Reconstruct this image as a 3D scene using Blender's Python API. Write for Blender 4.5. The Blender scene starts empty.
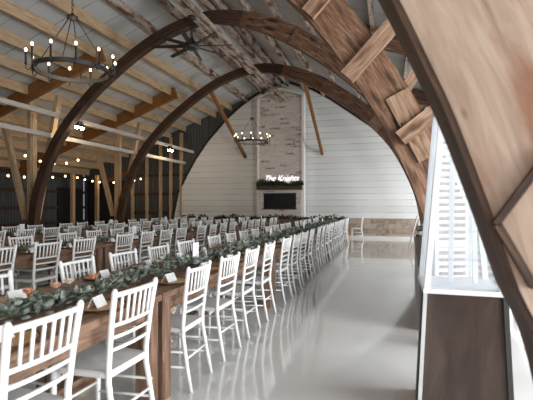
import bpy, math, random
from mathutils import Vector, Matrix
R = random.Random(7)
SC = bpy.context.scene
COL = SC.collection
PI = math.pi

# ------------------------------------------------------------------ materials
def new_mat(name):
    m = bpy.data.materials.new(name); m.use_nodes = True
    nt = m.node_tree; b = nt.nodes['Principled BSDF']
    return m, nt, b

def N(nt, t, **kw):
    n = nt.nodes.new(t)
    for k, v in kw.items(): setattr(n, k, v)
    return n

def ramp(nt, stops):
    r = N(nt, 'ShaderNodeValToRGB'); e = r.color_ramp.elements
    while len(e) < len(stops): e.new(0.5)
    for i, (p, c) in enumerate(stops):
        e[i].position = p; e[i].color = (c[0], c[1], c[2], 1)
    return r

def plain(name, col, rough=0.5, metal=0.0, spec=0.5, var=0.12, scale=6.0):
    m, nt, b = new_mat(name)
    tc = N(nt, 'ShaderNodeTexCoord'); no = N(nt, 'ShaderNodeTexNoise')
    no.inputs['Scale'].default_value = scale; no.inputs['Detail'].default_value = 4
    nt.links.new(tc.outputs['Object'], no.inputs['Vector'])
    lo = [x * (1 - var) for x in col]; hi = [min(1, x * (1 + var)) for x in col]
    r = ramp(nt, [(0.3, lo), (0.7, hi)])
    nt.links.new(no.outputs['Fac'], r.inputs['Fac'])
    nt.links.new(r.outputs['Color'], b.inputs['Base Color'])
    b.inputs['Roughness'].default_value = rough; b.inputs['Metallic'].default_value = metal
    b.inputs['Specular IOR Level'].default_value = spec
    return m

def wood(name, dark, mid, light, stain=None, rough=0.65, gl=1.2, gw=14.0, bump=0.25, amount=0.55, knots=None):
    """sawn timber; UV.x runs along the board in metres, UV.y across it"""
    m, nt, b = new_mat(name)
    uv = N(nt, 'ShaderNodeTexCoord')
    oi = N(nt, 'ShaderNodeObjectInfo')
    add = N(nt, 'ShaderNodeVectorMath', operation='ADD')
    mul = N(nt, 'ShaderNodeVectorMath', operation='SCALE'); mul.inputs['Scale'].default_value = 37.0
    nt.links.new(oi.outputs['Location'], mul.inputs[0])
    nt.links.new(uv.outputs['UV'], add.inputs[0]); nt.links.new(mul.outputs[0], add.inputs[1])
    mp = N(nt, 'ShaderNodeMapping'); mp.inputs['Scale'].default_value = (gl, gw, 1)
    nt.links.new(add.outputs[0], mp.inputs['Vector'])
    n1 = N(nt, 'ShaderNodeTexNoise'); n1.inputs['Scale'].default_value = 2.2
    n1.inputs['Detail'].default_value = 7; n1.inputs['Roughness'].default_value = 0.62
    n1.inputs['Distortion'].default_value = 0.6
    nt.links.new(mp.outputs[0], n1.inputs['Vector'])
    r = ramp(nt, [(0.30, dark), (0.5, mid), (0.70, light)])
    nt.links.new(n1.outputs['Fac'], r.inputs['Fac'])
    out = r.outputs['Color']
    if stain:
        mp2 = N(nt, 'ShaderNodeMapping'); mp2.inputs['Scale'].default_value = (0.9, 3.0, 1)
        nt.links.new(add.outputs[0], mp2.inputs['Vector'])
        n2 = N(nt, 'ShaderNodeTexNoise'); n2.inputs['Scale'].default_value = 2.0; n2.inputs['Detail'].default_value = 6
        nt.links.new(mp2.outputs[0], n2.inputs['Vector'])
        r2 = ramp(nt, [(amount, (0, 0, 0)), (amount + 0.12, (1, 1, 1))])
        nt.links.new(n2.outputs['Fac'], r2.inputs['Fac'])
        mx = N(nt, 'ShaderNodeMix', data_type='RGBA'); mx.inputs[7].default_value = (*stain, 1)
        nt.links.new(r2.outputs['Color'], mx.inputs[0]); nt.links.new(out, mx.inputs[6])
        out = mx.outputs[2]
    if knots:
        mp3 = N(nt, 'ShaderNodeMapping'); mp3.inputs['Scale'].default_value = (3.0, 6.5, 1)
        nt.links.new(add.outputs[0], mp3.inputs['Vector'])
        vo = N(nt, 'ShaderNodeTexVoronoi'); vo.inputs['Scale'].default_value = 1.0; nt.links.new(mp3.outputs[0], vo.inputs['Vector'])
        r4 = ramp(nt, [(0.04, (1, 1, 1)), (0.10, (0, 0, 0))]); nt.links.new(vo.outputs['Distance'], r4.inputs['Fac'])
        mx2 = N(nt, 'ShaderNodeMix', data_type='RGBA'); mx2.inputs[7].default_value = (*knots, 1)
        nt.links.new(r4.outputs['Color'], mx2.inputs[0]); nt.links.new(out, mx2.inputs[6]); out = mx2.outputs[2]
    nt.links.new(out, b.inputs['Base Color'])
    bp = N(nt, 'ShaderNodeBump'); bp.inputs['Strength'].default_value = bump; bp.inputs['Distance'].default_value = 0.01
    nt.links.new(n1.outputs['Fac'], bp.inputs['Height']); nt.links.new(bp.outputs[0], b.inputs['Normal'])
    b.inputs['Roughness'].default_value = rough; b.inputs['Specular IOR Level'].default_value = 0.3
    return m

def lines_mat(name, base, line, axis, pitch, width, rough=0.6, ribs=None, var=0.06, metal=0.0, ends=0.0):
    """panels or boards with a dark joint every `pitch` metres along an object axis"""
    m, nt, b = new_mat(name)
    tc = N(nt, 'ShaderNodeTexCoord'); sp = N(nt, 'ShaderNodeSeparateXYZ')
    nt.links.new(tc.outputs['Object'], sp.inputs[0])
    d = N(nt, 'ShaderNodeMath', operation='DIVIDE'); d.inputs[1].default_value = pitch
    nt.links.new(sp.outputs[axis], d.inputs[0])
    fr = N(nt, 'ShaderNodeMath', operation='FRACT'); nt.links.new(d.outputs[0], fr.inputs[0])
    fl = N(nt, 'ShaderNodeMath', operation='FLOOR'); nt.links.new(d.outputs[0], fl.inputs[0])
    lt = N(nt, 'ShaderNodeMath', operation='LESS_THAN'); lt.inputs[1].default_value = width / pitch
    nt.links.new(fr.outputs[0], lt.inputs[0])
    wn = N(nt, 'ShaderNodeTexWhiteNoise', noise_dimensions='1D'); nt.links.new(fl.outputs[0], wn.inputs['W'])
    no = N(nt, 'ShaderNodeTexNoise'); no.inputs['Scale'].default_value = 1.4; no.inputs['Detail'].default_value = 5
    nt.links.new(tc.outputs['Object'], no.inputs['Vector'])
    av = N(nt, 'ShaderNodeMath', operation='ADD'); nt.links.new(wn.outputs['Value'], av.inputs[0]); nt.links.new(no.outputs['Fac'], av.inputs[1])
    r = ramp(nt, [(0.2, [x * (1 - var) for x in base]), (0.8, [min(1, x * (1 + var)) for x in base])])
    hv = N(nt, 'ShaderNodeMath', operation='MULTIPLY'); hv.inputs[1].default_value = 0.5
    nt.links.new(av.outputs[0], hv.inputs[0]); nt.links.new(hv.outputs[0], r.inputs['Fac'])
    # the joint is uneven: open in places, tight in others
    n3 = N(nt, 'ShaderNodeTexNoise'); n3.inputs['Scale'].default_value = 0.9
    nt.links.new(tc.outputs['Object'], n3.inputs['Vector'])
    r3 = ramp(nt, [(0.35, (0.25, 0.25, 0.25)), (0.6, (1, 1, 1))]); nt.links.new(n3.outputs['Fac'], r3.inputs['Fac'])
    ml = N(nt, 'ShaderNodeMath', operation='MULTIPLY'); nt.links.new(lt.outputs[0], ml.inputs[0]); nt.links.new(r3.outputs['Color'], ml.inputs[1])
    mx = N(nt, 'ShaderNodeMix', data_type='RGBA'); mx.inputs[7].default_value = (*line, 1)
    nt.links.new(ml.outputs[0], mx.inputs[0]); nt.links.new(r.outputs['Color'], mx.inputs[6])
    nt.links.new(mx.outputs[2], b.inputs['Base Color'])
    b.inputs['Roughness'].default_value = rough; b.inputs['Metallic'].default_value = metal
    b.inputs['Specular IOR Level'].default_value = 0.25
    if ribs:
        ra, rp, rs = ribs
        dd = N(nt, 'ShaderNodeMath', operation='MULTIPLY'); dd.inputs[1].default_value = 2 * PI / rp
        nt.links.new(sp.outputs[ra], dd.inputs[0])
        si = N(nt, 'ShaderNodeMath', operation='SINE'); nt.links.new(dd.outputs[0], si.inputs[0])
        bp = N(nt, 'ShaderNodeBump'); bp.inputs['Strength'].default_value = rs; bp.inputs['Distance'].default_value = 0.02
        nt.links.new(si.outputs[0], bp.inputs['Height']); nt.links.new(bp.outputs[0], b.inputs['Normal'])
    return m

def brick_mat(name, pale, pale2, brown, mortar, share, scale, bw, bh):
    m, nt, b = new_mat(name)
    tc = N(nt, 'ShaderNodeTexCoord'); mp = N(nt, 'ShaderNodeMapping')
    mp.inputs['Rotation'].default_value = (PI / 2, 0, 0)
    nt.links.new(tc.outputs['Object'], mp.inputs['Vector'])
    br = N(nt, 'ShaderNodeTexBrick'); br.inputs['Scale'].default_value = scale
    br.inputs['Color1'].default_value = (0, 0, 0, 1); br.inputs['Color2'].default_value = (1, 1, 1, 1)
    br.inputs['Mortar'].default_value = (0, 0, 0, 1); br.inputs['Mortar Size'].default_value = 0.012
    br.inputs['Brick Width'].default_value = bw; br.inputs['Row Height'].default_value = bh
    nt.links.new(mp.outputs[0], br.inputs['Vector'])
    r = ramp(nt, [(0.0, pale), (share * 0.6, pale2), (share, pale2), (share + 0.02, brown), (1.0, [x * 0.8 for x in brown])])
    nt.links.new(br.outputs['Color'], r.inputs['Fac'])
    no = N(nt, 'ShaderNodeTexNoise'); no.inputs['Scale'].default_value = 7; no.inputs['Detail'].default_value = 5
    nt.links.new(tc.outputs['Object'], no.inputs['Vector'])
    r2 = ramp(nt, [(0.4, (0, 0, 0)), (0.62, (0.75, 0.75, 0.75))]); nt.links.new(no.outputs['Fac'], r2.inputs['Fac'])
    wash = N(nt, 'ShaderNodeMix', data_type='RGBA'); wash.inputs[7].default_value = (*pale, 1)
    nt.links.new(r2.outputs['Color'], wash.inputs[0]); nt.links.new(r.outputs['Color'], wash.inputs[6])
    mm = N(nt, 'ShaderNodeMix', data_type='RGBA'); mm.inputs[7].default_value = (*mortar, 1)
    nt.links.new(br.outputs['Fac'], mm.inputs[0]); nt.links.new(wash.outputs[2], mm.inputs[6])
    nt.links.new(mm.outputs[2], b.inputs['Base Color']); b.inputs['Roughness'].default_value = 0.85
    bp = N(nt, 'ShaderNodeBump'); bp.inputs['Strength'].default_value = 0.4; bp.inputs['Distance'].default_value = 0.01; bp.invert = True
    nt.links.new(br.outputs['Fac'], bp.inputs['Height']); nt.links.new(bp.outputs[0], b.inputs['Normal'])
    return m

def emit(name, col, st):
    m, nt, b = new_mat(name)
    b.inputs['Base Color'].default_value = (*col, 1)
    b.inputs['Emission Color'].default_value = (*col, 1); b.inputs['Emission Strength'].default_value = st
    return m

def leaf_mat(name, a, b_, c):
    m, nt, b = new_mat(name)
    tc = N(nt, 'ShaderNodeTexCoord'); no = N(nt, 'ShaderNodeTexNoise')
    no.inputs['Scale'].default_value = 14; no.inputs['Detail'].default_value = 2
    nt.links.new(tc.outputs['Object'], no.inputs['Vector'])
    r = ramp(nt, [(0.32, a), (0.47, b_), (0.62, c)]); nt.links.new(no.outputs['Fac'], r.inputs['Fac'])
    nt.links.new(r.outputs['Color'], b.inputs['Base Color']); b.inputs['Roughness'].default_value = 0.55
    return m

def floor_mat():
    m, nt, b = new_mat('polished_concrete')
    tc = N(nt, 'ShaderNodeTexCoord')
    n1 = N(nt, 'ShaderNodeTexNoise'); n1.inputs['Scale'].default_value = 0.5; n1.inputs['Detail'].default_value = 7
    nt.links.new(tc.outputs['Object'], n1.inputs['Vector'])
    r = ramp(nt, [(0.3, (0.62, 0.615, 0.60)), (0.7, (0.74, 0.73, 0.715))]); nt.links.new(n1.outputs['Fac'], r.inputs['Fac'])
    nt.links.new(r.outputs['Color'], b.inputs['Base Color'])
    n2 = N(nt, 'ShaderNodeTexNoise'); n2.inputs['Scale'].default_value = 1.3; n2.inputs['Detail'].default_value = 4
    nt.links.new(tc.outputs['Object'], n2.inputs['Vector'])
    r2 = ramp(nt, [(0.3, (0.09,) * 3), (0.7, (0.17,) * 3)]); nt.links.new(n2.outputs['Fac'], r2.inputs['Fac'])
    nt.links.new(r2.outputs['Color'], b.inputs['Roughness'])
    b.inputs['Specular IOR Level'].default_value = 0.7
    b.inputs['Coat Weight'].default_value = 0.8; b.inputs['Coat Roughness'].default_value = 0.045
    bp = N(nt, 'ShaderNodeBump'); bp.inputs['Strength'].default_value = 0.03; bp.inputs['Distance'].default_value = 0.05
    nt.links.new(n2.outputs['Fac'], bp.inputs['Height']); nt.links.new(bp.outputs[0], b.inputs['Normal'])
    return m

def glass_mat(name, tint, alpha):
    m, nt, b = new_mat(name)
    tr = N(nt, 'ShaderNodeBsdfTransparent'); tr.inputs[0].default_value = (*tint, 1)
    mx = N(nt, 'ShaderNodeMixShader'); mx.inputs[0].default_value = alpha
    b.inputs['Base Color'].default_value = (0.85, 0.87, 0.9, 1); b.inputs['Roughness'].default_value = 0.08
    o = nt.nodes['Material Output']
    nt.links.new(tr.outputs[0], mx.inputs[1]); nt.links.new(b.outputs[0], mx.inputs[2]); nt.links.new(mx.outputs[0], o.inputs['Surface'])
    return m

M = dict(
    floor=floor_mat(),
    deck=lines_mat('white_metal_deck', (0.47, 0.47, 0.465), (0.12, 0.12, 0.12), 'Y', 0.82, 0.022, 0.5, ribs=('Y', 0.068, 0.25)),
    shiplap=lines_mat('white_shiplap', (0.70, 0.70, 0.685), (0.40, 0.39, 0.38), 'Z', 0.262, 0.020, 0.55),
    steel=lines_mat('grey_ribbed_steel', (0.075, 0.08, 0.085), (0.04, 0.04, 0.045), 'Y', 0.3, 0.03, 0.5, ribs=('Y', 0.15, 0.5)),
    steelx=lines_mat('grey_ribbed_steel_end', (0.075, 0.08, 0.085), (0.04, 0.04, 0.045), 'X', 0.3, 0.03, 0.5, ribs=('X', 0.15, 0.5)),
    brick=brick_mat('whitewashed_brick', (0.62, 0.57, 0.52), (0.52, 0.46, 0.41), (0.26, 0.18, 0.13), (0.55, 0.51, 0.47), 0.80, 1.0, 0.44, 0.10),
    stone=brick_mat('brown_stone_tile', (0.44, 0.36, 0.29), (0.36, 0.29, 0.23), (0.27, 0.2, 0.15), (0.31, 0.26, 0.21), 0.6, 1.0, 0.5, 0.2),
    white=plain('white_paint', (0.73, 0.725, 0.71), 0.38, var=0.03),
    greywhite=plain('worn_white_paint', (0.46, 0.46, 0.46), 0.6, var=0.08),
    casewhite=plain('case_white_paint', (0.60, 0.61, 0.62), 0.4, var=0.03),
    trim=plain('cream_trim', (0.74, 0.72, 0.68), 0.5, var=0.03),
    card=plain('white_card', (0.74, 0.74, 0.73), 0.7, var=0.02),
    black=plain('black_metal', (0.018, 0.017, 0.016), 0.5),
    blackedge=plain('black_edge', (0.02, 0.018, 0.016), 0.8),
    firebox=plain('black_glass', (0.008, 0.008, 0.009), 0.12),
    darkdoor=plain('dark_door_cloth', (0.012, 0.012, 0.013), 0.9),
    old=wood('old_barn_timber', (0.045, 0.02, 0.011), (0.14, 0.07, 0.04), (0.29, 0.175, 0.11), (0.03, 0.013, 0.008), gw=11, knots=(0.02, .01, .006)),
    oldpale=wood('weathered_pale_timber', (0.10, 0.055, 0.03), (0.24, 0.145, 0.09), (0.36, 0.24, 0.165), (0.09, 0.04, 0.02), amount=0.55, knots=(0.03, .015, .01)),
    oldrough=wood('rough_sawn_purlin', (0.22, 0.17, 0.13), (0.38, 0.31, 0.25), (0.50, 0.43, 0.37), (0.12, 0.045, 0.02), gl=3.0, gw=5.0, amount=0.47),
    near=wood('near_barn_timber', (0.20, 0.13, 0.09), (0.31, 0.22, 0.165), (0.42, 0.32, 0.255), (0.20, 0.095, 0.055), gl=.7, gw=7.0, amount=.48, knots=(0.07, 0.04, 0.025)),
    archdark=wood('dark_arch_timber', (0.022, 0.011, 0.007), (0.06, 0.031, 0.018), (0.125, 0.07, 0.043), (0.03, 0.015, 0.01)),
    new=wood('new_pine', (0.28, 0.18, 0.10), (0.46, 0.32, 0.19), (0.58, 0.44, 0.29), (0.24, 0.12, 0.05), amount=0.68),
    amber=wood('amber_header', (0.13, 0.055, 0.016), (0.22, 0.095, 0.027), (0.30, 0.14, 0.05)),
    railw=wood('pale_grey_board', (0.40, 0.36, 0.31), (0.52, 0.47, 0.42), (0.6, 0.56, 0.5)),
    table=wood('farm_table_wood', (0.075, 0.04, 0.025), (0.165, 0.095, 0.06), (0.29, 0.185, 0.125), None, 0.5),
    charger=wood('charger_wood', (0.28, 0.14, 0.05), (0.42, 0.23, 0.09), (0.52, 0.31, 0.14), None, 0.4),
    panel=wood('dark_brown_panel', (0.026, 0.017, 0.013), (0.04, 0.027, 0.021), (0.062, 0.043, 0.033), None, 0.32, 0.8, 5.0, 0.05),
    mantel=wood('dark_mantel', (0.03, 0.017, 0.01), (0.06, 0.035, 0.02), (0.1, 0.06, 0.035)),
    leaf=leaf_mat('eucalyptus_leaf', (0.055, 0.07, 0.05), (0.17, 0.20, 0.165), (0.38, 0.42, 0.37)),
    pine=leaf_mat('mantel_greens', (0.015, 0.025, 0.012), (0.035, 0.055, 0.025), (0.08, 0.10, 0.05)),
    stem=plain('stem', (0.10, 0.08, 0.045), 0.8),
    peach=plain('peach_petal', (0.78, 0.45, 0.28), 0.7),
    coral=plain('coral_petal', (0.66, 0.30, 0.18), 0.7),
    cream=plain('cream_petal', (0.82, 0.68, 0.55), 0.7),
    bulb=emit('warm_bulb', (1.0, 0.78, 0.5), 7.0),
    stringbulb=emit('string_bulb', (1.0, 0.62, 0.28), 10.0),
    flood=emit('flood_lamp', (1.0, 0.86, 0.6), 30.0),
    neon=emit('white_neon', (0.95, 0.94, 1.0), 1.6),
    glass=glass_mat('clear_panel', (0.97, 0.98, 0.99), 0.12),
    votive=glass_mat('votive_glass', (0.9, 0.9, 0.9), 0.45),
    pot=plain('clay_pot', (0.55, 0.5, 0.45), 0.7),
    pink=plain('pink_cloth', (0.66, 0.40, 0.36), 0.8),
)

# ------------------------------------------------------------------ mesh builder
class MB:
    def __init__(s): s.v = []; s.f = []; s.uv = []; s.sm = []
    def face(s, idx, uvs=None, smooth=False):
        s.f.append(tuple(idx)); s.uv.append(uvs or [(0, 0)] * len(idx)); s.sm.append(smooth)
    def bar(s, p0, p1, w, h, up=(0, 0, 1), w1=None, h1=None, bev=0.0):
        """board from p0 to p1, w wide (sideways) and h high (along up)"""
        p0 = Vector(p0); p1 = Vector(p1); d = p1 - p0; L = d.length; d = d.normalized()
        up = Vector(up)
        if abs(d.dot(up)) > 0.98: up = Vector((0, 1, 0)) if abs(d.y) < 0.9 else Vector((1, 0, 0))
        sd = d.cross(up).normalized(); u = sd.cross(d).normalized()
        w1 = w if w1 is None else w1; h1 = h if h1 is None else h1
        n = len(s.v)
        for p, a, b in ((p0, w, h), (p1, w1, h1)):
            if bev > 0:
                e = bev
                pts = [(-a/2+e, -b/2), (a/2-e, -b/2), (a/2, -b/2+e), (a/2, b/2-e), (a/2-e, b/2), (-a/2+e, b/2), (-a/2, b/2-e), (-a/2, -b/2+e)]
            else:
                pts = [(-a/2, -b/2), (a/2, -b/2), (a/2, b/2), (-a/2, b/2)]
            for x, y in pts: s.v.append(p + sd * x + u * y)
        k = len(pts); acc = R.random() * 3
        for i in range(k):
            j = (i + 1) % k; e = (s.v[n + i] - s.v[n + j]).length
            s.face((n + i, n + j, n + k + j, n + k + i), [(0, acc), (0, acc + e), (L, acc + e), (L, acc)]); acc += e
        s.face([n + k - 1 - i for i in range(k)], [(pts[k-1-i][0] * .2, pts[k-1-i][1]) for i in range(k)])
        s.face([n + k + i for i in range(k)], [(p[0] * .2, p[1]) for p in pts])
        return s
    def box(s, x0, x1, y0, y1, z0, z1, axis=None, bev=0.0):
        d = (x1 - x0, y1 - y0, z1 - z0)
        a = axis if axis is not None else max(range(3), key=lambda i: d[i])
        c = ((x0 + x1) / 2, (y0 + y1) / 2, (z0 + z1) / 2)
        if a == 0: return s.bar((x0, c[1], c[2]), (x1, c[1], c[2]), d[1], d[2], bev=bev)
        if a == 1: return s.bar((c[0], y0, c[2]), (c[0], y1, c[2]), d[0], d[2], bev=bev)
        return s.bar((c[0], c[1], z0), (c[0], c[1], z1), d[0], d[1], up=(0, 1, 0), bev=bev)
    def tube(s, pts, rad, k=8, cap=True, smooth=True):
        pts = [Vector(p) for p in pts]; n = len(s.v); m = len(pts)
        rad = rad if isinstance(rad, (list, tuple)) else [rad] * m
        prev = None
        for i, p in enumerate(pts):
            d = (pts[min(i + 1, m - 1)] - pts[max(i - 1, 0)]).normalized()
            if prev is None:
                a = Vector((0, 0, 1)) if abs(d.z) < 0.9 else Vector((1, 0, 0))
                x = d.cross(a).normalized()
            else:
                x = (prev - d * prev.dot(d)).normalized()
            prev = x; y = d.cross(x)
            for q in range(k):
                t = 2 * PI * q / k; s.v.append(p + (x * math.cos(t) + y * math.sin(t)) * rad[i])
        for i in range(m - 1):
            for q in range(k):
                r = (q + 1) % k
                s.face((n + i*k + q, n + i*k + r, n + (i+1)*k + r, n + (i+1)*k + q), [(i*.3, q*.02), (i*.3, r*.02), (i*.3+.3, r*.02), (i*.3+.3, q*.02)], smooth)
        if cap:
            s.face([n + k - 1 - q for q in range(k)]); s.face([n + (m-1)*k + q for q in range(k)])
        return s
    def lathe(s, c, prof, k=16, smooth=True, cap=True):
        """prof: (r, z) list, about vertical axis at c"""
        n = len(s.v); c = Vector(c); m = len(prof)
        for r, z in prof:
            for q in range(k):
                t = 2 * PI * q / k; s.v.append(c + Vector((r * math.cos(t), r * math.sin(t), z)))
        for i in range(m - 1):
            for q in range(k):
                r = (q + 1) % k
                idx = (n + i*k + q, n + i*k + r, n + (i+1)*k + r, n + (i+1)*k + q)
                s.face(idx, [(s.v[a].x - c.x, s.v[a].y - c.y) for a in idx], smooth)
        for base, rev in ((0, True), (m - 1, False)):
            if cap and prof[base][0] > 1e-4:
                idx = [n + base*k + q for q in range(k)]
                if rev: idx.reverse()
                s.face(idx, [(s.v[a].x - c.x, s.v[a].y - c.y) for a in idx])
        return s
    def ball(s, c, r, k=8, m=5, sz=1.0):
        prof = [(max(1e-5, r * math.sin(PI * i / m)), -r * sz * math.cos(PI * i / m)) for i in range(m + 1)]
        return s.lathe(c, prof, k)
    def prism(s, poly, y0, y1):
        """polygon in x,z extruded along y"""
        n = len(s.v); k = len(poly)
        for y in (y0, y1):
            for x, z in poly: s.v.append(Vector((x, y, z)))
        for i in range(k):
            j = (i + 1) % k
            s.face((n + i, n + j, n + k + j, n + k + i), [(0, 0), (0, .2), (.2, .2), (.2, 0)])
        s.face([n + i for i in reversed(range(k))], [(poly[i][1], poly[i][0]) for i in reversed(range(k))])
        s.face([n + k + i for i in range(k)], [(p[1], p[0]) for p in poly])
        return s
    def ribs(s, inner, outer, y0, y1):
        """curved timber: matching inner and outer edge polylines in x,z, thickness y0..y1"""
        n = len(s.v); m = len(inner); acc = [0.0]
        for i in range(1, m): acc.append(acc[-1] + math.hypot(inner[i][0]-inner[i-1][0], inner[i][1]-inner[i-1][1]))
        for i in range(m):
            for (x, z), y in ((inner[i], y0), (inner[i], y1), (outer[i], y1), (outer[i], y0)):
                s.v.append(Vector((x, y, z)))
        cr = [0, abs(y1 - y0), 0, 0]
        for i in range(m - 1):
            dep = math.hypot(inner[i][0]-outer[i][0], inner[i][1]-outer[i][1])
            offs = [0, y1 - y0, y1 - y0 + dep, 2*(y1 - y0) + dep, 2*(y1 - y0) + 2*dep]
            for q in range(4):
                r = (q + 1) % 4
                s.face((n + 4*i + q, n + 4*i + r, n + 4*i + 4 + r, n + 4*i + 4 + q),
                       [(acc[i], offs[q]), (acc[i], offs[q+1]), (acc[i+1], offs[q+1]), (acc[i+1], offs[q])])
        s.face((n + 3, n + 2, n + 1, n)); e = n + 4*(m-1); s.face((e, e+1, e+2, e+3))
        return s
    def build(s, name, mat, parent=None, loc=None):
        me = bpy.data.meshes.new(name)
        off = Vector(loc) if loc else Vector((0, 0, 0))
        me.from_pydata([tuple(v - off) for v in s.v], [], s.f); me.update()
        ul = me.uv_layers.new(name='UVMap'); i = 0
        flat = []
        for u in s.uv:
            for a in u: flat += [a[0], a[1]]
        ul.data.foreach_set('uv', flat)
        me.polygons.foreach_set('use_smooth', s.sm)
        me.materials.append(mat)
        o = bpy.data.objects.new(name, me); COL.objects.link(o)
        if parent: o.parent = parent
        if loc: o.location = off
        return o

def tag(o, label=None, cat=None, group=None, kind=None):
    if label: o['label'] = label
    if cat: o['category'] = cat
    if group: o['group'] = group
    if kind: o['kind'] = kind
    return o
def empty(name, loc=(0, 0, 0), rz=0.0):
    o = bpy.data.objects.new(name, None); COL.objects.link(o); o.location = loc; o.rotation_euler = (0, 0, rz)
    o.empty_display_size = 0.1
    return o
def copy_tree(o, parent=None):
    c = o.copy(); COL.objects.link(c)
    if parent: c.parent = parent
    for ch in KIDS.get(o.name, []): copy_tree(ch, c)
    return c
KIDS = {}
def note(root):
    """remember the children of a prototype, two levels deep"""
    for o in COL.objects:
        if o.parent: KIDS.setdefault(o.parent.name, [])
    for o in COL.objects:
        if o.parent and o not in KIDS[o.parent.name]: KIDS[o.parent.name].append(o)

ORD = ['first', 'second', 'third', 'fourth', 'fifth', 'sixth', 'seventh', 'eighth', 'ninth', 'tenth', 'eleventh', 'twelfth',
       'thirteenth', 'fourteenth', 'fifteenth', 'sixteenth', 'seventeenth', 'eighteenth', 'nineteenth', 'twentieth',
       'twenty-first', 'twenty-second', 'twenty-third', 'twenty-fourth', 'twenty-fifth', 'twenty-sixth']

# ------------------------------------------------------------------ camera
F = 420.0; U0 = 266.5; H = 1.37
TH = math.atan((389 - U0) / F)
cam = bpy.data.cameras.new('camera'); co = bpy.data.objects.new('camera', cam); COL.objects.link(co)
co.location = (0, 0, H); co.rotation_euler = (PI / 2, 0, TH)
cam.sensor_width = 36; cam.lens = F / 533 * 36
cam.shift_y = 5 / 533
cam.clip_start = 0.05
cam.dof.use_dof = True; cam.dof.focus_distance = 6.0; cam.dof.aperture_fstop = 2.8
SC.camera = co
CT, ST = math.cos(TH), math.sin(TH)
def proj(x, y, z):
    zc = y * CT - x * ST
    return U0 + F * (x * CT + y * ST) / max(zc, 1e-3), 205 - F * (z - H) / max(zc, 1e-3), zc

# ------------------------------------------------------------------ building shell
XC = -4.4                                    # nave centre line
PL = {'D': 1.5, 'C': 5.65, 'A': 9.75, 'B': 13.85}   # arch planes along the nave
XL, XR, YB, YF = -15.0, 4.0, -3.0, 18.0
def deck_z(x): return 6.85 - 0.36 * abs(x - XC)

tag(MB().box(XL - .2, XR + 6, YB - 8, YF + .3, -0.2, 0, axis=1).build('floor', M['floor']), kind='structure')

dk = MB()
for side, xe in ((-1, XL - .15), (1, XR + .15)):
    ze = deck_z(xe)
    dk.bar((XC, (YB + YF) / 2, 6.85 + .03), (xe, (YB + YF) / 2, ze + .03), YF - YB + .4, .06, up=(0, 0, 1))
ceiling = tag(dk.build('ceiling', M['deck']), kind='structure')

# purlins along the nave, each one a part of the ceiling
k = 0
xs = [XC - .18 - .775 * i for i in range(14)] + [XC + .18 + .775 * i for i in range(11)]
for x in xs:
    if not (XL < x < XR): continue
    z = deck_z(x)
    mat = M['oldrough'] if x > -5.2 or (x > -6.8 and R.random() < 1) else M['new']
    b = MB(); w, hh = (.06, .27) if x < -6.8 else (.09, .21)
    b.bar((x, YB, z - .01 - hh / 2), (x, YF - .02, z - .01 - hh / 2), w, hh)
    b.build('purlin', mat, ceiling)
# header rafters in each arch plane, left and right of the nave
for p in ('C', 'A', 'B'):
    y = PL[p]
    for (xa, xb, mt) in ((-7.5, XL, 'amber'), (-1.1, XR, 'old')):
        b = MB(); b.bar((xa, y, deck_z(xa) - .24), (xb, y, deck_z(xb) - .24), .13, .40, up=(0, 0, 1))
        b.build('rafter', M[mt], ceiling)
# pale board under the crowns, from which lamps and the fan hang
MB().box(XC - .04, XC + .10, 2.0, YF - .7, 5.72, 5.80).build('ridge_board', M['oldrough'], ceiling)
MB().box(XC + .16, XC + .24, 2.0, YF - .7, 5.74, 5.84).build('ridge_board', M['oldrough'], ceiling)

# far wall
poly = [(XL, 0), (XR, 0), (XR, deck_z(XR)), (XC, 6.85), (XL, deck_z(XL))]
wf = tag(MB().prism(poly, YF + .06, YF + .2).build('wall_far', M['steelx']), kind='structure')
WALL = [(5.52, 0), (5.45, .8), (5.2, 1.95), (4.75, 2.75), (4.3, 3.5), (3.7, 4.3), (2.75, 5.3), (2.05, 5.85), (1.25, 6.36), (.55, 6.62), (0, 6.8)]
left = [(XC - h, z) for h, z in WALL]; right = [(XC + h + max(0, min(.45, (5.4 - z) * .5)), z) for h, z in reversed(WALL[:-1])]
MB().prism([p for p in reversed(right)] + [p for p in reversed(left)], YF - .06, YF + .05).build('shiplap_panel', M['shiplap'], wf)
e = MB(); pts = left + right
for a, b_ in zip(pts[:-1], pts[1:]):
    if a[1] > .1 or b_[1] > .1: e.bar((a[0], YF - .07, a[1]), (b_[0], YF - .07, b_[1]), .05, .09, up=(0, 0, 1) if abs(a[0]-b_[0]) > .01 else (1, 0, 0))
e.build('arc_edging', M['blackedge'], wf)
MB().box(1.16, XR - .02, YF - .02, YF + .05, 0, 3.75, axis=0).build('shiplap_panel', M['shiplap'], wf)
for x in (-9.45, -10.0, -10.55, -11.3, -12.1):
    MB().bar((x, YF - .02, 0), (x, YF - .02, deck_z(x) - .25), .11, .15, up=(0, 1, 0)).build('stud', M['new'], wf)
for z in (1.0, 1.9, 2.8):
    MB().bar((-12.2, YF + .04, z), (-9.2, YF + .04, z), .06, .12).build('girt', M['mantel'], wf)
MB().box(XC + 1.05, XC + 5.55, YF - .16, YF - .06, 0, .82, axis=0).build('stone_wainscot', M['stone'], wf)
MB().box(-9.75, XC - 1.15, YF - .16, YF - .06, 0, .82, axis=0).build('stone_wainscot', M['stone'], wf)
MB().box(XC + 1.05, XC + 5.55, YF - .2, YF - .06, .82, .86, axis=0).build('sill_cap', M['trim'], wf)
MB().box(XC + 1.05, 3.9, YF - .28, YF - .16, 0, .10, axis=0).build('skirting', M['trim'], wf)
# dark double door at the far end of the left aisle
d2 = tag(MB().box(-14.7, -12.5, YF - .04, YF + .05, 0, 2.6, axis=0).build('door_2', M['darkdoor']), kind='structure')

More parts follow.
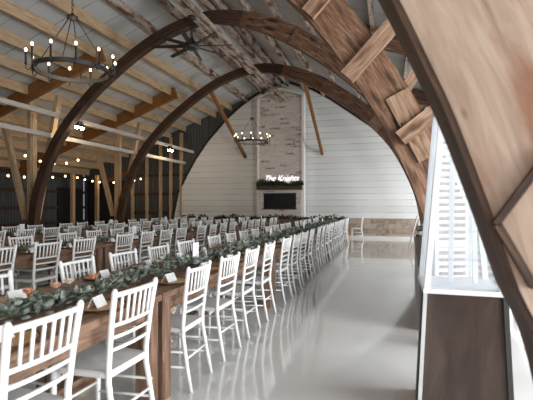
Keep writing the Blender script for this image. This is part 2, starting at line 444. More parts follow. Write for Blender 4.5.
# left wall with girts
wl = tag(MB().box(XL - .15, XL, YB, YF, 0, deck_z(XL), axis=1).build('wall_left', M['steel']), kind='structure')
for z in (.55, 1.25, 2.0, 2.75):
    MB().bar((XL + .04, YB, z), (XL + .04, YF, z), .08, .13).build('girt', M['mantel'], wl)
tag(MB().box(XL + .005, XL + .09, 16.2, 17.8, 0, 2.2, axis=1).build('door_1', M['darkdoor']), kind='structure')
# right wall: big openings that let the daylight in
wr = MB()
zt = deck_z(XR)
wr.box(XR, XR + .15, YB, YF, 3.0, zt, axis=1)
wr.box(XR, XR + .15, YB, -1.5, 0, 3.0); wr.box(XR, XR + .15, 4.9, 12.8, 0, 3.0); wr.box(XR, XR + .15, 16.6, YF, 0, 3.0); wr.box(XR, XR + .15, 12.8, 16.6, 0, .9)
tag(wr.build('wall_right', M['shiplap']), kind='structure')
# near wall, behind the camera, with a wide open doorway
wb = MB()
wb.prism([(XL, 0), (-3.6, 0), (-3.6, 3.6), (XR, 3.6), (XR, deck_z(XR)), (XC, 6.85), (XL, deck_z(XL))], YB - .15, YB)
tag(wb.build('wall_back', M['shiplap']), kind='structure')

# ------------------------------------------------------------------ timber arches
PROF = [(0, 5.42), (1.0, 5.3), (1.85, 5.1), (2.95, 4.58), (3.65, 4.05), (4.35, 3.32), (4.87, 2.62), (5.3, 1.95), (5.65, 1.25), (5.87, .55), (5.95, 0)]
PROFN = [(0, 5.02), (.85, 4.87), (1.12, 4.77), (1.37, 4.69), (1.63, 4.60), (1.8, 4.53), (2.05, 4.42), (2.4, 4.25), (2.67, 4.10), (3.17, 3.80), (4.04, 3.16), (4.87, 2.3), (5.3, 1.72), (5.65, 1.12), (5.87, .5), (5.95, 0)]
def smooth_prof(P=PROF):
    out = []
    ext = [(2*P[0][0]-P[1][0], 2*P[0][1]-P[1][1])] + P + [(P[-2][0], -P[-2][1])]
    for i in range(1, len(ext) - 2):
        p0, p1, p2, p3 = ext[i-1:i+3]
        for t in (0, .25, .5, .75):
            out.append(tuple(.5*((2*p1[q]) + (-p0[q]+p2[q])*t + (2*p0[q]-5*p1[q]+4*p2[q]-p3[q])*t*t + (-p0[q]+3*p1[q]-3*p2[q]+p3[q])*t**3) for q in (0, 1)))
    out.append(P[-1]); return out
SP = smooth_prof(); SPN = smooth_prof(PROFN)                          # (z, half width) from foot to crown
def arch_lines(rs):
    """inner edge from left foot over the crown to right foot, with outward normals"""
    pts = [(XC - h, z) for z, h in SP] + ([(XC + h * rs, z) for z, h in reversed(SP[:-1])] if rs > .95 else [(XC + h * rs / .9, z) for z, h in reversed(SPN[:-1])])
    nor = []
    for i in range(len(pts)):
        a = pts[max(0, i-1)]; b_ = pts[min(len(pts)-1, i+1)]
        dx, dz = b_[0]-a[0], b_[1]-a[1]; l = math.hypot(dx, dz)
        nor.append((-dz/l, dx/l))
    return pts, nor
def offset(pts, nor, ds): return [(p[0]+n[0]*d, max(0, p[1]+n[1]*d)) for p, n, d in zip(pts, nor, ds)]

def make_arch(p, rs, label, dl=.27, dr=.44, wood_l='archdark', wood_r='old', i0=0, boards=(), split=.42):
    y = PL[p]; root = empty('timber_arch', (XC, y, 0))
    def P(mb, name, mat):
        return mb.build(name, M[mat], root, None)
    pts, nor = arch_lines(rs); n = len(pts); mid = len(SP) - 1
    loc = [(x - XC, z) for x, z in pts]
    dep = [dl if i < mid else dl + (dr - dl) * min(1, (i - mid) / (n * .16)) for i in range(n)]
    mid = len(SP) - 1
    a = offset(loc, nor, [0] * n); b_ = offset(loc, nor, [d * split for d in dep]); c = offset(loc, nor, dep)
    th = .2
    j = mid + int(n * .08)
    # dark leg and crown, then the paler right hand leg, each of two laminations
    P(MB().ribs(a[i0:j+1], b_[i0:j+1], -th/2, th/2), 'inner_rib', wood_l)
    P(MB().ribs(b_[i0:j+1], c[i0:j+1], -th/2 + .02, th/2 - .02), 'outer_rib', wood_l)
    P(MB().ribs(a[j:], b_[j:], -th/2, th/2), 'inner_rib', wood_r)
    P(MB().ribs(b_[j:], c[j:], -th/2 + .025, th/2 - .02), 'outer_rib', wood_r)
    return root, loc, nor, n, mid, dep, P
def at_z(loc, n, mid, z):
    return min(range(mid, n), key=lambda i: abs(loc[i][1] - z))

def cleat(P, loc, nor, i, ln, depth, dep, y=-.115, name='cleat', mat='oldpale', out0=0):
    p = Vector((loc[i][0], y, loc[i][1])); nn = Vector((nor[i][0], 0, nor[i][1])); t = Vector((-nor[i][1], 0, nor[i][0]))
    c = p + nn * (out0 + depth / 2)
    P(MB().bar(c - t * ln / 2, c + t * ln / 2, .05, depth, up=nn), name, mat)

# far arch
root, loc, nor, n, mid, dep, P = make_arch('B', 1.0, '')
tag(root, 'dark curved timber arch nearest the white end wall', 'arch', 'timber arches over the nave')
for z, ln in ((5.0, .75), (3.9, .4), (3.0, .4), (2.2, .5), (1.5, .35)): cleat(P, loc, nor, at_z(loc, n, mid, z), ln, .32, dep, name='cleat', mat='old' if z > 4.5 else 'oldpale')
# middle arch
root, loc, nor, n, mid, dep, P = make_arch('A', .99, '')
tag(root, 'dark curved timber arch over the ceiling fan, second from the white end wall', 'arch', 'timber arches over the nave')
for z, ln in ((5.0, .75), (3.9, .35), (3.2, .3), (2.5, .5), (1.6, .4)): cleat(P, loc, nor, at_z(loc, n, mid, z), ln, .36, dep, mat='old' if z > 4.5 else 'oldpale')
# third arch: straight heavy right leg with cross boards
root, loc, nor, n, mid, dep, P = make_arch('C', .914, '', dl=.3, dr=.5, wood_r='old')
tag(root, 'brown timber arch with cross boards, just behind the nearest blurred arch leg', 'arch', 'timber arches over the nave')
def xz(u, v, y):
    q = (u - U0) / F; X = y * (q * CT - ST) / (CT + q * ST); zc = y * CT - X * ST
    return X - XC, H - (v - 205) * zc / F
yc = PL['C']
for (u1, v1, u2, v2, w) in ((347, 78, 396, 22, .20), (400, 139, 446, 104, .19), (308, 15, 326, -6, .2)):
    a_ = xz(u1, v1, yc - .13); b_ = xz(u2, v2, yc - .13)
    P(MB().bar((a_[0], -.15, a_[1]), (b_[0], -.15, b_[1]), .09, w, up=(0, 0, 1)), 'cross_board', 'oldpale')
a_ = xz(392, 112, yc + .15); b_ = xz(416, 72, yc + .15)
P(MB().bar((a_[0], .16, a_[1]), (b_[0], .16, b_[1]), .06, .13, up=(0, 0, 1)), 'cross_board', 'oldpale')
for z, ln in ((2.25, .9),): cleat(P, loc, nor, at_z(loc, n, mid, z), ln, .3, dep, name='scab_board', mat='oldpale', out0=.17)
# nearest arch: the blurred leg at the right edge
root, loc, nor, n, mid, dep, P = make_arch('D', .9, '', dl=.3, dr=.58, wood_r='near', split=.5)
tag(root, 'pale rough timber arch leg, large and blurred at the right edge, nearest the camera', 'arch', 'timber arches over the nave')
yd = PL['D'] - .1
def dbar(u1, v1, u2, v2, w, name, mat, y=-.115):
    a_ = xz(u1, v1, yd); b_ = xz(u2, v2, yd)
    P(MB().bar((a_[0], y, a_[1]), (b_[0], y, b_[1]), .03, w, up=(0, 0, 1)), name, mat)
dbar(494, 224, 548, 152, .02, 'joint_strip', 'archdark'); dbar(496, 224, 532, 286, .022, 'joint_strip', 'archdark')
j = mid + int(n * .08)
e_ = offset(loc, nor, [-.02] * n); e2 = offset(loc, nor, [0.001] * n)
P(MB().ribs(e_[j:], e2[j:], -.095, .11), 'edge_shade_strip', 'archdark')  # added strip: shade on the leg's inner face put into its dark colour

# wall braces from the far arch to the end wall
for x, lb in ((-6.2, 'long brown diagonal brace left of the brick chimney'), (-2.74, 'long brown diagonal brace right of the brick chimney')):
    b = MB().bar((0, 0, 0), (0, YF - .1 - 14.02, -1.98), .1, .14, up=(0, 0, 1))
    o = b.build('diagonal_brace', M['amber']); o.location = (x, 14.02, 5.50 if x < XC else 5.54)
    tag(o, lb, 'wooden brace', 'diagonal braces at the end wall')

# left aisle posts with V braces
for p, lb in (('A', 'wooden post with V shaped braces, leftmost'), ('B', 'wooden post with V shaped braces, second from the left')):
    y = PL[p]; x = -10.14
    root = empty('braced_post', (x, y + .22, 0)); tag(root, lb, 'post', 'braced posts at the arch feet')
    MB().bar((0, .02, 0), (0, .02, deck_z(x) - .46), .2, .17, up=(0, 1, 0)).build('post', M['new'], root)
    MB().bar((.03, -.09, .9), (.03, -.09, deck_z(x) - .3), .11, .1, up=(0, 1, 0)).build('facing_board', M['new'], root)
    MB().bar((-.17, -.04, .95), (-.98, -.04, deck_z(x - .98) - .6), .13, .15, up=(0, 1, 0)).build('brace', M['new'], root)
    MB().bar((.22, -.02, .95), (1.0, -.02, deck_z(x + 1.0) - .62), .13, .15, up=(0, 1, 0)).build('brace', M['new'], root)
    MB().bar((-.55, .16, 2.35), (.75, .16, 2.75), .06, .12, up=(0, 0, 1)).build('tie_board', M['amber'], root)
# two slim posts in the far left aisle
for (x, y, lb) in ((-13.4, 15.4, 'slim pine post under the string lights, left one of two'), (-13.0, 16.5, 'slim pine post under the string lights, right one of two')):
    o = MB().bar((0, 0, 0), (0, 0, 2.75), .14, .14, up=(0, 1, 0)).build('slim_post', M['new']); o.location = (x, y, 0)
    tag(o, lb, 'post', 'slim posts in the aisle')
# boards running along the outside of the left arch legs
for (x, z, lb) in ((-8.78, 3.84, 'upper pale horizontal board along the left arch legs'), (-9.22, 3.34, 'lower pale horizontal board along the left arch legs')):
    o = MB().bar((0, 3, 0), (0, YF - .1, 0), .07, .12).build('side_rail', M['railw']); o.location = (x, 0, z)
    tag(o, lb, 'board', 'pale boards along the arches')

# ------------------------------------------------------------------ fireplace
fx0, fx1, fy0, fy1 = -5.50, -3.44, 17.4, 17.93
fp = empty('brick_fireplace', ((fx0 + fx1) / 2, fy0, 0))
tag(fp, 'tall whitewashed brick chimney breast with black firebox on the end wall', 'fireplace')
hw = (fx1 - fx0) / 2
MB().prism([(-hw + .1, 0), (hw - .1, 0), (hw - .1, 5.96), (0, 6.27), (-hw + .1, 5.96)], 0, fy1 - fy0).build('brick_chimney', M['brick'], fp)
for sx in (-1, 1):
    MB().bar((sx * (hw - .05), .22, 0), (sx * (hw - .05), .22, 6.02), .1, .5, up=(0, 1, 0)).build('corner_trim', M['trim'], fp)
    MB().bar((sx * hw, .1, 6.02), (0, .1, 6.34), .26, .1, up=(0, 0, 1)).build('gable_trim', M['trim'], fp)
MB().box(-hw + .1, hw - .1, -.06, 0, .9, 1.98, axis=0).build('surround', M['brick'], fp)
fb = MB().box(-.71, .71, -.075, -.05, 1.22, 1.84, axis=0).build('firebox', M['firebox'], fp)
for a in ((-.75, .75, 1.84, 1.88), (-.75, .75, 1.18, 1.22)): MB().box(a[0], a[1], -.085, -.055, a[2], a[3], axis=0).build('firebox_frame', M['black'], fp)
MB().box(-hw + .05, hw - .05, -.28, 0, 2.02, 2.18, axis=0).build('mantel_shelf', M['mantel'], fp)

def leaf(mb, p, d, nrm, ln, wd):
    d = d.normalized(); s_ = d.cross(nrm).normalized(); nn = s_.cross(d)
    n0 = len(mb.v)
    mb.v += [p, p + d*ln*.35 + s_*wd*.5 - nn*ln*.03, p + d*ln*.75 + s_*wd*.38, p + d*ln, p + d*ln*.75 - s_*wd*.38, p + d*ln*.35 - s_*wd*.5 - nn*ln*.03, p + d*ln*.5 + nn*ln*.06]
    for a, b_ in ((0, 1), (1, 2), (2, 3), (3, 4), (4, 5), (5, 0)):
        mb.face((n0 + a, n0 + b_, n0 + 6), None, True)
def rv(): return Vector((R.uniform(-1, 1), R.uniform(-1, 1), R.uniform(-1, 1)))

def garland(mb, p0, p1, dens, hw, ht, ln):
    p0 = Vector(p0); p1 = Vector(p1); L = (p1 - p0).length; ax = (p1 - p0).normalized(); sd = ax.cross(Vector((0, 0, 1)))
    for i in range(int(L * dens)):
        t = R.random(); puff = .75 + .3 * math.sin(t * L * 3.1) + .15 * math.sin(t * L * 7.7)
        r = R.gauss(0, .45) * hw
        z = R.random() ** 1.2 * ht * max(.15, 1 - (r / hw / 1.2) ** 2) * puff
        p = p0 + ax * t * L + sd * r + Vector((0, 0, max(.004, z)))
        d = ax * R.choice((-1, 1)) * R.uniform(.2, 1) + sd * (r / hw * 1.3 + R.uniform(-.5, .5)) + Vector((0, 0, R.uniform(-.1, .8)))
        s_ = ln * R.uniform(.6, 1.15)
        k0 = len(mb.v)
        leaf(mb, p, d, Vector((0, 0, 1)) + rv() * .7, s_, s_ * R.uniform(.55, .8))
        for q in range(k0, len(mb.v)): mb.v[q].z = max(mb.v[q].z, p0.z + .003)

g = empty('mantel_garland', ((fx0 + fx1) / 2, fy0 - .14, 2.18)); tag(g, 'dark leafy garland lying along the mantel shelf of the fireplace', 'garland')
mb = MB(); garland(mb, (-hw + .02, 0, 0), (hw - .02, 0, 0), 420, .13, .24, .11); mb.build('greenery', M['pine'], g)
MB().tube([(-hw + .08, 0, .02), (0, .02, .03), (hw - .08, 0, .02)], .018, 6).build('stem', M['stem'], g)
cu = bpy.data.curves.new('neon_text', 'FONT'); cu.body = 'The Knights'; cu.size = .34; cu.shear = .35; cu.extrude = .008; cu.offset = -.006; cu.align_x = 'CENTER'
cu.space_character = .92
tmp = bpy.data.objects.new('tmp', cu); COL.objects.link(tmp); bpy.context.view_layer.update()
me = bpy.data.meshes.new_from_object(tmp.evaluated_get(bpy.context.evaluated_depsgraph_get())); bpy.data.objects.remove(tmp)
me.name = 'neon_sign'; me.materials.clear(); me.materials.append(M['neon'])
ns = bpy.data.objects.new('neon_sign', me); COL.objects.link(ns); ns.rotation_euler = (PI / 2, 0, 0); ns.location = ((fx0 + fx1) / 2 + .05, fy0 - .03, 2.40)
tag(ns, 'white glowing script name sign above the mantel on the brick', 'neon sign')

# ------------------------------------------------------------------ chandeliers, fan, string lights
def make_chandelier():
    root = empty('chandelier')
    rr = .50
    MB().lathe((0, 0, 0), [(rr - .012, -.03), (rr + .012, -.03), (rr + .012, .03), (rr - .012, .03), (rr - .012, -.03)], 48, False, False).build('ring', M['black'], root)
    for i in range(12):
        t = 2 * PI * (i + .5) / 12; c, s_ = math.cos(t), math.sin(t)
        f = lambda r, z: (r * c, r * s_, z)
        cd = MB().tube([f(rr + .01, 0), f(rr + .03, -.05), f(rr + .06, -.065), f(rr + .085, -.04), f(rr + .085, .015)], .007, 6)
        cd.lathe((*f(rr + .085, 0)[:2], .0), [(.022, .012), (.014, .02), (.014, .175), (.01, .18)], 8)
        a = cd.build('candle_arm', M['black'], root)
        MB().ball(f(rr + .085, .205), .017, 8, 6, 1.6).build('bulb', M['bulb'], a)
    for i in range(4):
        t = 2 * PI * (i + .3) / 4
        MB().tube([(rr * math.cos(t), rr * math.sin(t), .02), (.05 * math.cos(t), .05 * math.sin(t), .76)], .007, 6).build('hanger_rod', M['black'], root)
    MB().lathe((0, 0, .74), [(.03, 0), (.075, .01), (.075, .045), (.03, .06), (.02, .09)], 16).build('hub', M['black'], root)
    return root
ch = make_chandelier(); note(ch)
for i, (y, z, lb) in enumerate(((5.03, 3.30, 'large black ring chandelier with candle bulbs hanging at the upper left'), (13.3, 3.47, 'black ring chandelier with candle bulbs hanging before the brick chimney'))):
    o = ch if i == 0 else copy_tree(ch)
    o.location = (XC + .02, y, z); tag(o, lb, 'chandelier', 'ring chandeliers')
    top = 5.72 - z
    c = MB(); zz = .82; q = 0
    while zz < top:
        e = min(top, zz + .075); dx = .012 if q % 2 else 0; dy = 0 if q % 2 else .012
        c.tube([(-dx, -dy, zz), (-dx * 1.2, -dy * 1.2, zz + .035), (0, 0, e)], .005, 5); c.tube([(dx, dy, zz), (dx * 1.2, dy * 1.2, zz + .035), (0, 0, e)], .005, 5)
        zz += .07; q += 1
    c.build('chain', M['black'], o)
    MB().lathe((0, 0, top - .04), [(.06, 0), (.06, .035), (.01, .04)], 14).build('canopy', M['black'], o)

fan = empty('ceiling_fan', (XC + .04, 8.8, 5.03)); tag(fan, 'large black eight-blade ceiling fan under the ridge', 'ceiling fan')
MB().lathe((0, 0, 0), [(.09, -.09), (.15, -.05), (.15, .06), (.08, .1), (.05, .16), (.03, .2)], 20).build('motor', M['black'], fan)
MB().tube([(0, 0, .15), (0, 0, .66)], .03, 10).build('rod', M['black'], fan)
MB().lathe((0, 0, .58), [(.04, 0), (.1, .05), (.1, .09)], 16).build('mount', M['black'], fan)
for i in range(8):
    t = 2 * PI * (i + .28) / 8; d = Vector((math.cos(t), math.sin(t), 0)); s_ = Vector((-math.sin(t), math.cos(t), .25)).normalized()
    MB().bar(d * .1, d * .95, .115, .016, up=d.cross(s_) * -1, w1=.09).build('blade', M['black'], fan)

for (x, y, z, lb) in ((-8.66, 10.2, 3.72, 'twin lit floodlight on the left rail, nearer one'), (-8.66, 15.5, 3.72, 'twin lit floodlight on the left rail beside the end wall')):
    root = empty('flood_light', (x, y, z)); tag(root, lb, 'lamp', 'twin floodlights')
    MB().box(-.05, .05, -.09, .09, .0, .08).build('housing', M['black'], root)
    for dy in (-.11, .11):
        h = MB().lathe((.02, dy, -.06), [(.03, .09), (.075, .02), (.08, -.02)], 12).build('lamp_head', M['black'], root)
        MB().ball((.02, dy, -.09), .062, 10, 6).build('bulb', M['flood'], h)

def string(p0, p1, sag, n, lb):
    p0 = Vector(p0); p1 = Vector(p1)
    root = empty('string_lights', p0); tag(root, lb, 'string lights', 'string lights in the aisle')
    f = lambda t: (p1 - p0) * t - Vector((0, 0, sag * 4 * t * (1 - t)))
    MB().tube([f(i / 24) for i in range(25)], .008, 5).build('wire', M['black'], root)
    for i in range(n):
        p = f((i + .5) / n)
        b = MB().lathe(p, [(.012, -.05), (.016, -.01), (.012, 0)], 6).build('socket', M['black'], root)
        MB().ball(p - Vector((0, 0, .075)), .036, 8, 6, 1.2).build('bulb', M['stringbulb'], b)
string((-12.9, 8.5, 2.95), (-13.4, 15.3, 2.75), .35, 9, 'string of warm bulbs hung along the left aisle wall')
string((-13.4, 15.45, 2.7), (-11.35, 17.8, 2.75), .25, 10, 'string of warm bulbs across the far left aisle')
string((-11.2, 9.85, 3.4), (-11.5, 13.8, 3.3), .45, 6, 'string of warm bulbs between the two braced posts')

# ------------------------------------------------------------------ tables, chairs and settings
TOPZ = .76
JOINTS = [-.35, 2.57, 5.49, 8.41, 11.33, 14.25]
SEATS = [-.05 + .48 + .0, ]
def seats(j):
    if j == 14.25: return [j + .45, j + 1.08]
    return [j + (.50 if j < 0 else .40) + .655 * i for i in range(4)]
ROWS = [(-1.97, 'beside the aisle', 'aisle row'), (-4.66, 'in the second row from the aisle', 'second row'), (-7.33, 'in the row along the left posts', 'third row')]

def make_table(L):
    root = empty('farm_table')
    mb = MB(); w = .96; nb = 6
    for i in range(nb):
        x0 = -w/2 + w * i / nb
        mb.box(x0 + .002, x0 + w/nb - .002, .004, L - .004, TOPZ - .045, TOPZ, axis=1, bev=.003)
    mb.build('tabletop', M['table'], root)
    a = MB(); a.box(-w/2+.05, -w/2+.08, .1, L-.1, TOPZ-.15, TOPZ-.046, axis=1); a.box(w/2-.08, w/2-.05, .1, L-.1, TOPZ-.15, TOPZ-.046, axis=1)
    a.box(-w/2+.08, w/2-.08, .07, .10, TOPZ-.15, TOPZ-.046, axis=0); a.box(-w/2+.08, w/2-.08, L-.10, L-.07, TOPZ-.15, TOPZ-.046, axis=0)
    a.build('apron', M['table'], root)
    for sx in (-1, 1):
        for y in (.085, L - .085):
            MB().box(sx*(w/2-.07)-.055, sx*(w/2-.07)+.055, y-.055, y+.055, 0, TOPZ-.046, axis=2, bev=.006).build('leg', M['table'], root)
    MB().box(-.04, .04, .14, L-.14, .16, .24, axis=1).build('stretcher', M['table'], root)
    return root

def chair_meshes(k):
    """dict part -> list of MB ; local frame: front +y, centre of the seat at the origin"""
    P = []
    W = .185; yb = -.20
    def post(sx):
        return MB().tube([(sx*(W+.005), yb-.055, 0), (sx*W, yb-.02, .16), (sx*(W-.008), yb+.02, .40), (sx*(W-.008), yb+.02, .50), (sx*(W+.002), yb-.005, .72), (sx*(W+.012), yb-.035, .905), (sx*(W+.0125), yb-.037, .92)],
                         [.013, .0155, .017, .017, .0165, .0165, .008], k)
    def by(z): return yb + .02 + (-.055) * max(0, z - .5) / .405
    for sx in (-1, 1): P.append(('back_post', post(sx)))
    for sx in (-1, 1): P.append(('leg', MB().tube([(sx*.19, .19, 0), (sx*.188, .185, .2), (sx*.185, .18, .44)], [.012, .016, .018], k)))
    s_ = MB(); n = 20; prof = []
    pts = [(-.185, -.19), (.185, -.19), (.205, .12), (.19, .20), (.1, .215), (-.1, .215), (-.19, .20), (-.205, .12)]
    n0 = 0
    for z, g in ((.425, .97), (.435, 1.0), (.452, 1.0), (.462, .96)):
        for x, y in pts: s_.v.append(Vector((x*g, y*g, z)))
    for i in range(3):
        for q in range(8):
            r = (q+1) % 8; s_.face((i*8+q, i*8+r, i*8+8+r, i*8+8+q))
    s_.face([7-q for q in range(8)]); s_.face([24+q for q in range(8)])
    P.append(('seat', s_))
    def rail(z, r, w=W): return MB().tube([(-w, by(z), z), (-w*.5, by(z)-.012, z), (0, by(z)-.016, z), (w*.5, by(z)-.012, z), (w, by(z), z)], r, k)
    P.append(('top_rail', rail(.885, .0145, W+.008)))
    P.append(('back_rail', rail(.715, .0115))); P.append(('back_rail', rail(.648, .0105))); P.append(('back_rail', rail(.578, .0105)))
    for i in range(6):
        x = -.132 + .264 * i / 5; c = -.014 * (1 - (x / W) ** 2)
        P.append(('spindle', MB().tube([(x*.97, by(.715)+c, .715), (x*1.02, by(.885)+c, .885)], .0085, max(5, k - 2))))
    for sx in (-1, 1):
        for z in (.16, .27): P.append(('stretcher', MB().tube([(sx*.187, -.215, z+.02), (sx*.188, .186, z)], .0085, max(5, k-2))))
    P.append(('stretcher', MB().tube([(-.187, .186, .22), (.187, .186, .22)], .0085, max(5, k-2))))
    P.append(('stretcher', MB().tube([(-.183, -.212, .24), (.183, -.212, .24)], .0085, max(5, k-2))))
    return P
def joined(P):
    J = MB()
    for _, b in P:
        n0 = len(J.v); J.v += b.v
        J.f += [tuple(i + n0 for i in f) for f in b.f]; J.uv += b.uv; J.sm += b.sm
    return J

chair_full = empty('chiavari_chair')
for nm, b in chair_meshes(9): b.build(nm, M['white'], chair_full)
note(chair_full)
chair_far = joined(chair_meshes(6)).build('chiavari_chair', M['white'])

def make_plate():
    root = MB().lathe((0, 0, 0), [(.001, 0), (.095, 0), (.145, .012), (.146, .016), (.10, .007), (.001, .006)], 24).build('charger_plate', M['charger'])
    MB().lathe((0, 0, .0), [(.144, .0115), (.152, .015), (.152, .019), (.144, .0165), (.144, .0115)], 24, True, False).build('rim', M['mantel'], root)
    return root
plate0 = make_plate(); note(plate0)
def make_tent():
    b = MB(); w, dd, h, t = .055, .033, .062, .0015
    for sy in (-1, 1):
        b.bar((0, sy * dd, 0), (0, 0, h), 2 * w, t * 2, up=(0, sy, .4))
    return b.build('place_card', M['card'])
tent0 = make_tent()
def make_number():
    root = empty('table_number_card')
    MB().box(-.003, .003, -.06, .06, .012, .215, axis=2).build('card', M['card'], root)
    MB().box(-.022, .022, -.065, .065, 0, .014, axis=1).build('base', M['white'], root)
    return root
num0 = make_number(); note(num0)
def make_votive():
    root = empty('votive_candle')
    MB().lathe((0, 0, 0), [(.026, 0), (.032, .006), (.036, .07), (.033, .07), (.03, .01), (.001, .01)], 14).build('glass_cup', M['votive'], root)
    MB().lathe((0, 0, .011), [(.027, 0), (.028, .035), (.004, .036), (.002, .045)], 12).build('candle', M['card'], root)
    return root
vot0 = make_votive(); note(vot0)
tab0 = {}
used = set()
def place(proto, key, loc, rz, tree=True):
    if key not in used: used.add(key); o = proto
    else: o = copy_tree(proto) if tree else proto.copy()
    if o is not proto and not tree: COL.objects.link(o)
    o.location = loc; o.rotation_euler = (0, 0, rz); return o

for ri, (xc, where, rn) in enumerate(ROWS):
    # tables
    js = [j for j in JOINTS if proj(xc, (16.15 if j > 14 else j + 2.9), .8)[0] > -5 and proj(xc + .5, (16.15 if j > 14 else j + 2.9), .8)[2] > .5]
    if ri: js = [j for j in js if proj(xc + .5, j + 2.9, .8)[0] > 0]
    for q, j in enumerate(js):
        L = 1.93 if j > 14 else 2.915
        if L not in tab0: tab0[L] = make_table(L); note(tab0[L])
        o = place(tab0[L], ('t', L), (xc, j, 0), 0)
        tag(o, 'brown wooden farm table %s, %s from the camera' % (where, ORD[q]), 'table', 'farm tables in long rows')
        if ri == 0 and q == 0: continue
        m = j + L / 2
        n_ = place(num0, 'n', (xc + .02, m, TOPZ), R.uniform(-.08, .08)); tag(n_, 'upright white table card on the %s table %s' % (ORD[q], where), 'table card', 'table number cards')
        if ri:
            for dv in (-.75, .75):
                v = place(vot0, 'v', (xc + R.uniform(-.1, .1), m + dv + (.12 if L < 2 else 0), TOPZ), 0)
                tag(v, 'small votive candle, %s half of %s table, %s' % ('nearer' if dv < 0 else 'farther', ORD[q], rn), 'candle', 'votive candles')
    # seats
    for side, sn in ((1, 'right'), (-1, 'left')):
        lst = []
        for j in JOINTS:
            for y in seats(j):
                xr = xc + side * .73
                u, v, zc = proj(xc + side * .53, y + .2, .9)
                if zc > .8 and u > -12: lst.append(y)
        tot = len(lst)
        for q, y in enumerate(lst):
            far = tot - 1 - q
            od = '%s from camera' % ORD[q] if q <= far else '%s from far end' % ORD[far]
            x = xc + side * (.335 + R.uniform(-.012, .012)); yy = y + R.uniform(-.02, .02)
            zc = proj(x, y, .5)[2]; rz = side * PI / 2 + R.uniform(-.05, .05)
            if zc < 11: o = place(chair_full, 'c', (x, yy, 0), rz)
            else: o = place(chair_far, 'cf', (x, yy, 0), rz, tree=False)
            tag(o, 'white spindle-back chair, %s side of %s, %s' % (sn, rn, od), 'chair', 'white banquet chairs along the tables')
            px = xc + side * .325
            if proj(px, y, .8)[0] < -10: continue
            p = place(plate0, 'p', (px, y, TOPZ), R.random()); tag(p, 'round wooden charger plate, %s side of %s, %s' % (sn, rn, od), 'plate', 'charger plates')
            t = place(tent0, 'k', (px - side * .02, y, TOPZ + .0075), side * PI / 2 + R.uniform(-.4, .4), tree=False)
            tag(t, 'white folded place card, %s side of %s, %s' % (sn, rn, od), 'place card', 'folded place cards')
    # garland
    y0 = {0: .9, 1: 3.4, 2: 5.6}[ri]
    g = empty('table_garland', (xc, y0, TOPZ))
    tag(g, ['thick eucalyptus garland with peach roses running along the aisle row tables', 'eucalyptus garland running along the second row tables', 'eucalyptus garland running along the third row tables'][ri], 'garland', 'table garlands')
    mb = MB(); L = 16.1 - y0
    if ri == 0:
        garland(mb, (0, 0, .0), (0, 5.5, .0), 320, .13, .10, .065); garland(mb, (0, 5.5, 0), (0, L, 0), 180, .13, .10, .085)
    else: garland(mb, (0, 0, .0), (0, L, .0), 150, .11, .06, .08)
    mb.build('greenery', M['leaf'], g)
    MB().tube([(.03 * math.sin(i * 1.3), L * i / 30, .014) for i in range(31)], .008, 5).build('stem', M['stem'], g)
    spots = {0: [(1.35, -.12, 'peach'), (1.5, -.15, 'cream'), (1.72, -.13, 'coral'), (1.15, -.14, 'coral'), (2.55, -.1, 'cream'), (2.65, -.12, 'peach'), (3.6, -.1, 'cream'), (4.7, .05, 'peach'), (6.2, 0, 'cream')], 1: [(.7, 0, 'peach'), (.85, .05, 'coral'), (2.4, 0, 'cream'), (5, 0, 'peach')], 2: [(1, 0, 'peach'), (4, 0, 'cream')]}[ri]
    for (dy, dx, cm) in spots:
        fl = MB()
        for ring, (rr, zz, nn_) in enumerate(((.042, .0, 7), (.03, .016, 6), (.015, .028, 4))):
            for q in range(nn_):
                t = 2 * PI * (q + ring * .4) / nn_; d = Vector((math.cos(t), math.sin(t), .9))
                leaf(fl, Vector((dx, dy, .07 + zz * .4)), d, Vector((-math.cos(t), -math.sin(t), 1)), rr * 1.1, rr * 1.2)
        fl.ball((dx, dy, .085), .02, 8, 5); fl.build('rose', M[cm], g)

# head table across the far end
ht = empty('head_table', (-5.25, 16.9, 0)); tag(ht, 'long dark wooden head table across the far end before the fireplace', 'table')
hx = 3.72
MB().box(-hx, hx, -.38, .38, TOPZ - .05, TOPZ + .02, axis=0).build('tabletop', M['table'], ht)
MB().box(-hx + .05, hx - .05, -.33, -.30, .12, TOPZ - .05, axis=0).build('front_panel', M['table'], ht)
for sx in (-1, 1): MB().box(sx * (hx - .06) - .04, sx * (hx - .06) + .04, -.34, .34, 0, TOPZ - .05, axis=2).build('end_panel', M['charger' if sx > 0 else 'table'], ht)
g = empty('head_table_garland', (-5.2, 16.75, TOPZ + .02)); tag(g, 'dark leafy garland lying along the head table', 'garland')
mb = MB(); garland(mb, (-hx + .1, 0, 0), (hx - .1, 0, 0), 120, .14, .16, .12); mb.build('greenery', M['pine'], g)
MB().tube([(-hx + .1, 0, .012), (hx - .1, 0, .012)], .01, 5).build('stem', M['stem'], g)
o = chair_far.copy(); COL.objects.link(o); o.location = (-1.22, 16.95, 0); o.rotation_euler = (0, 0, PI / 2); tag(o, 'white spindle-back chair at the right end of the head table', 'chair')

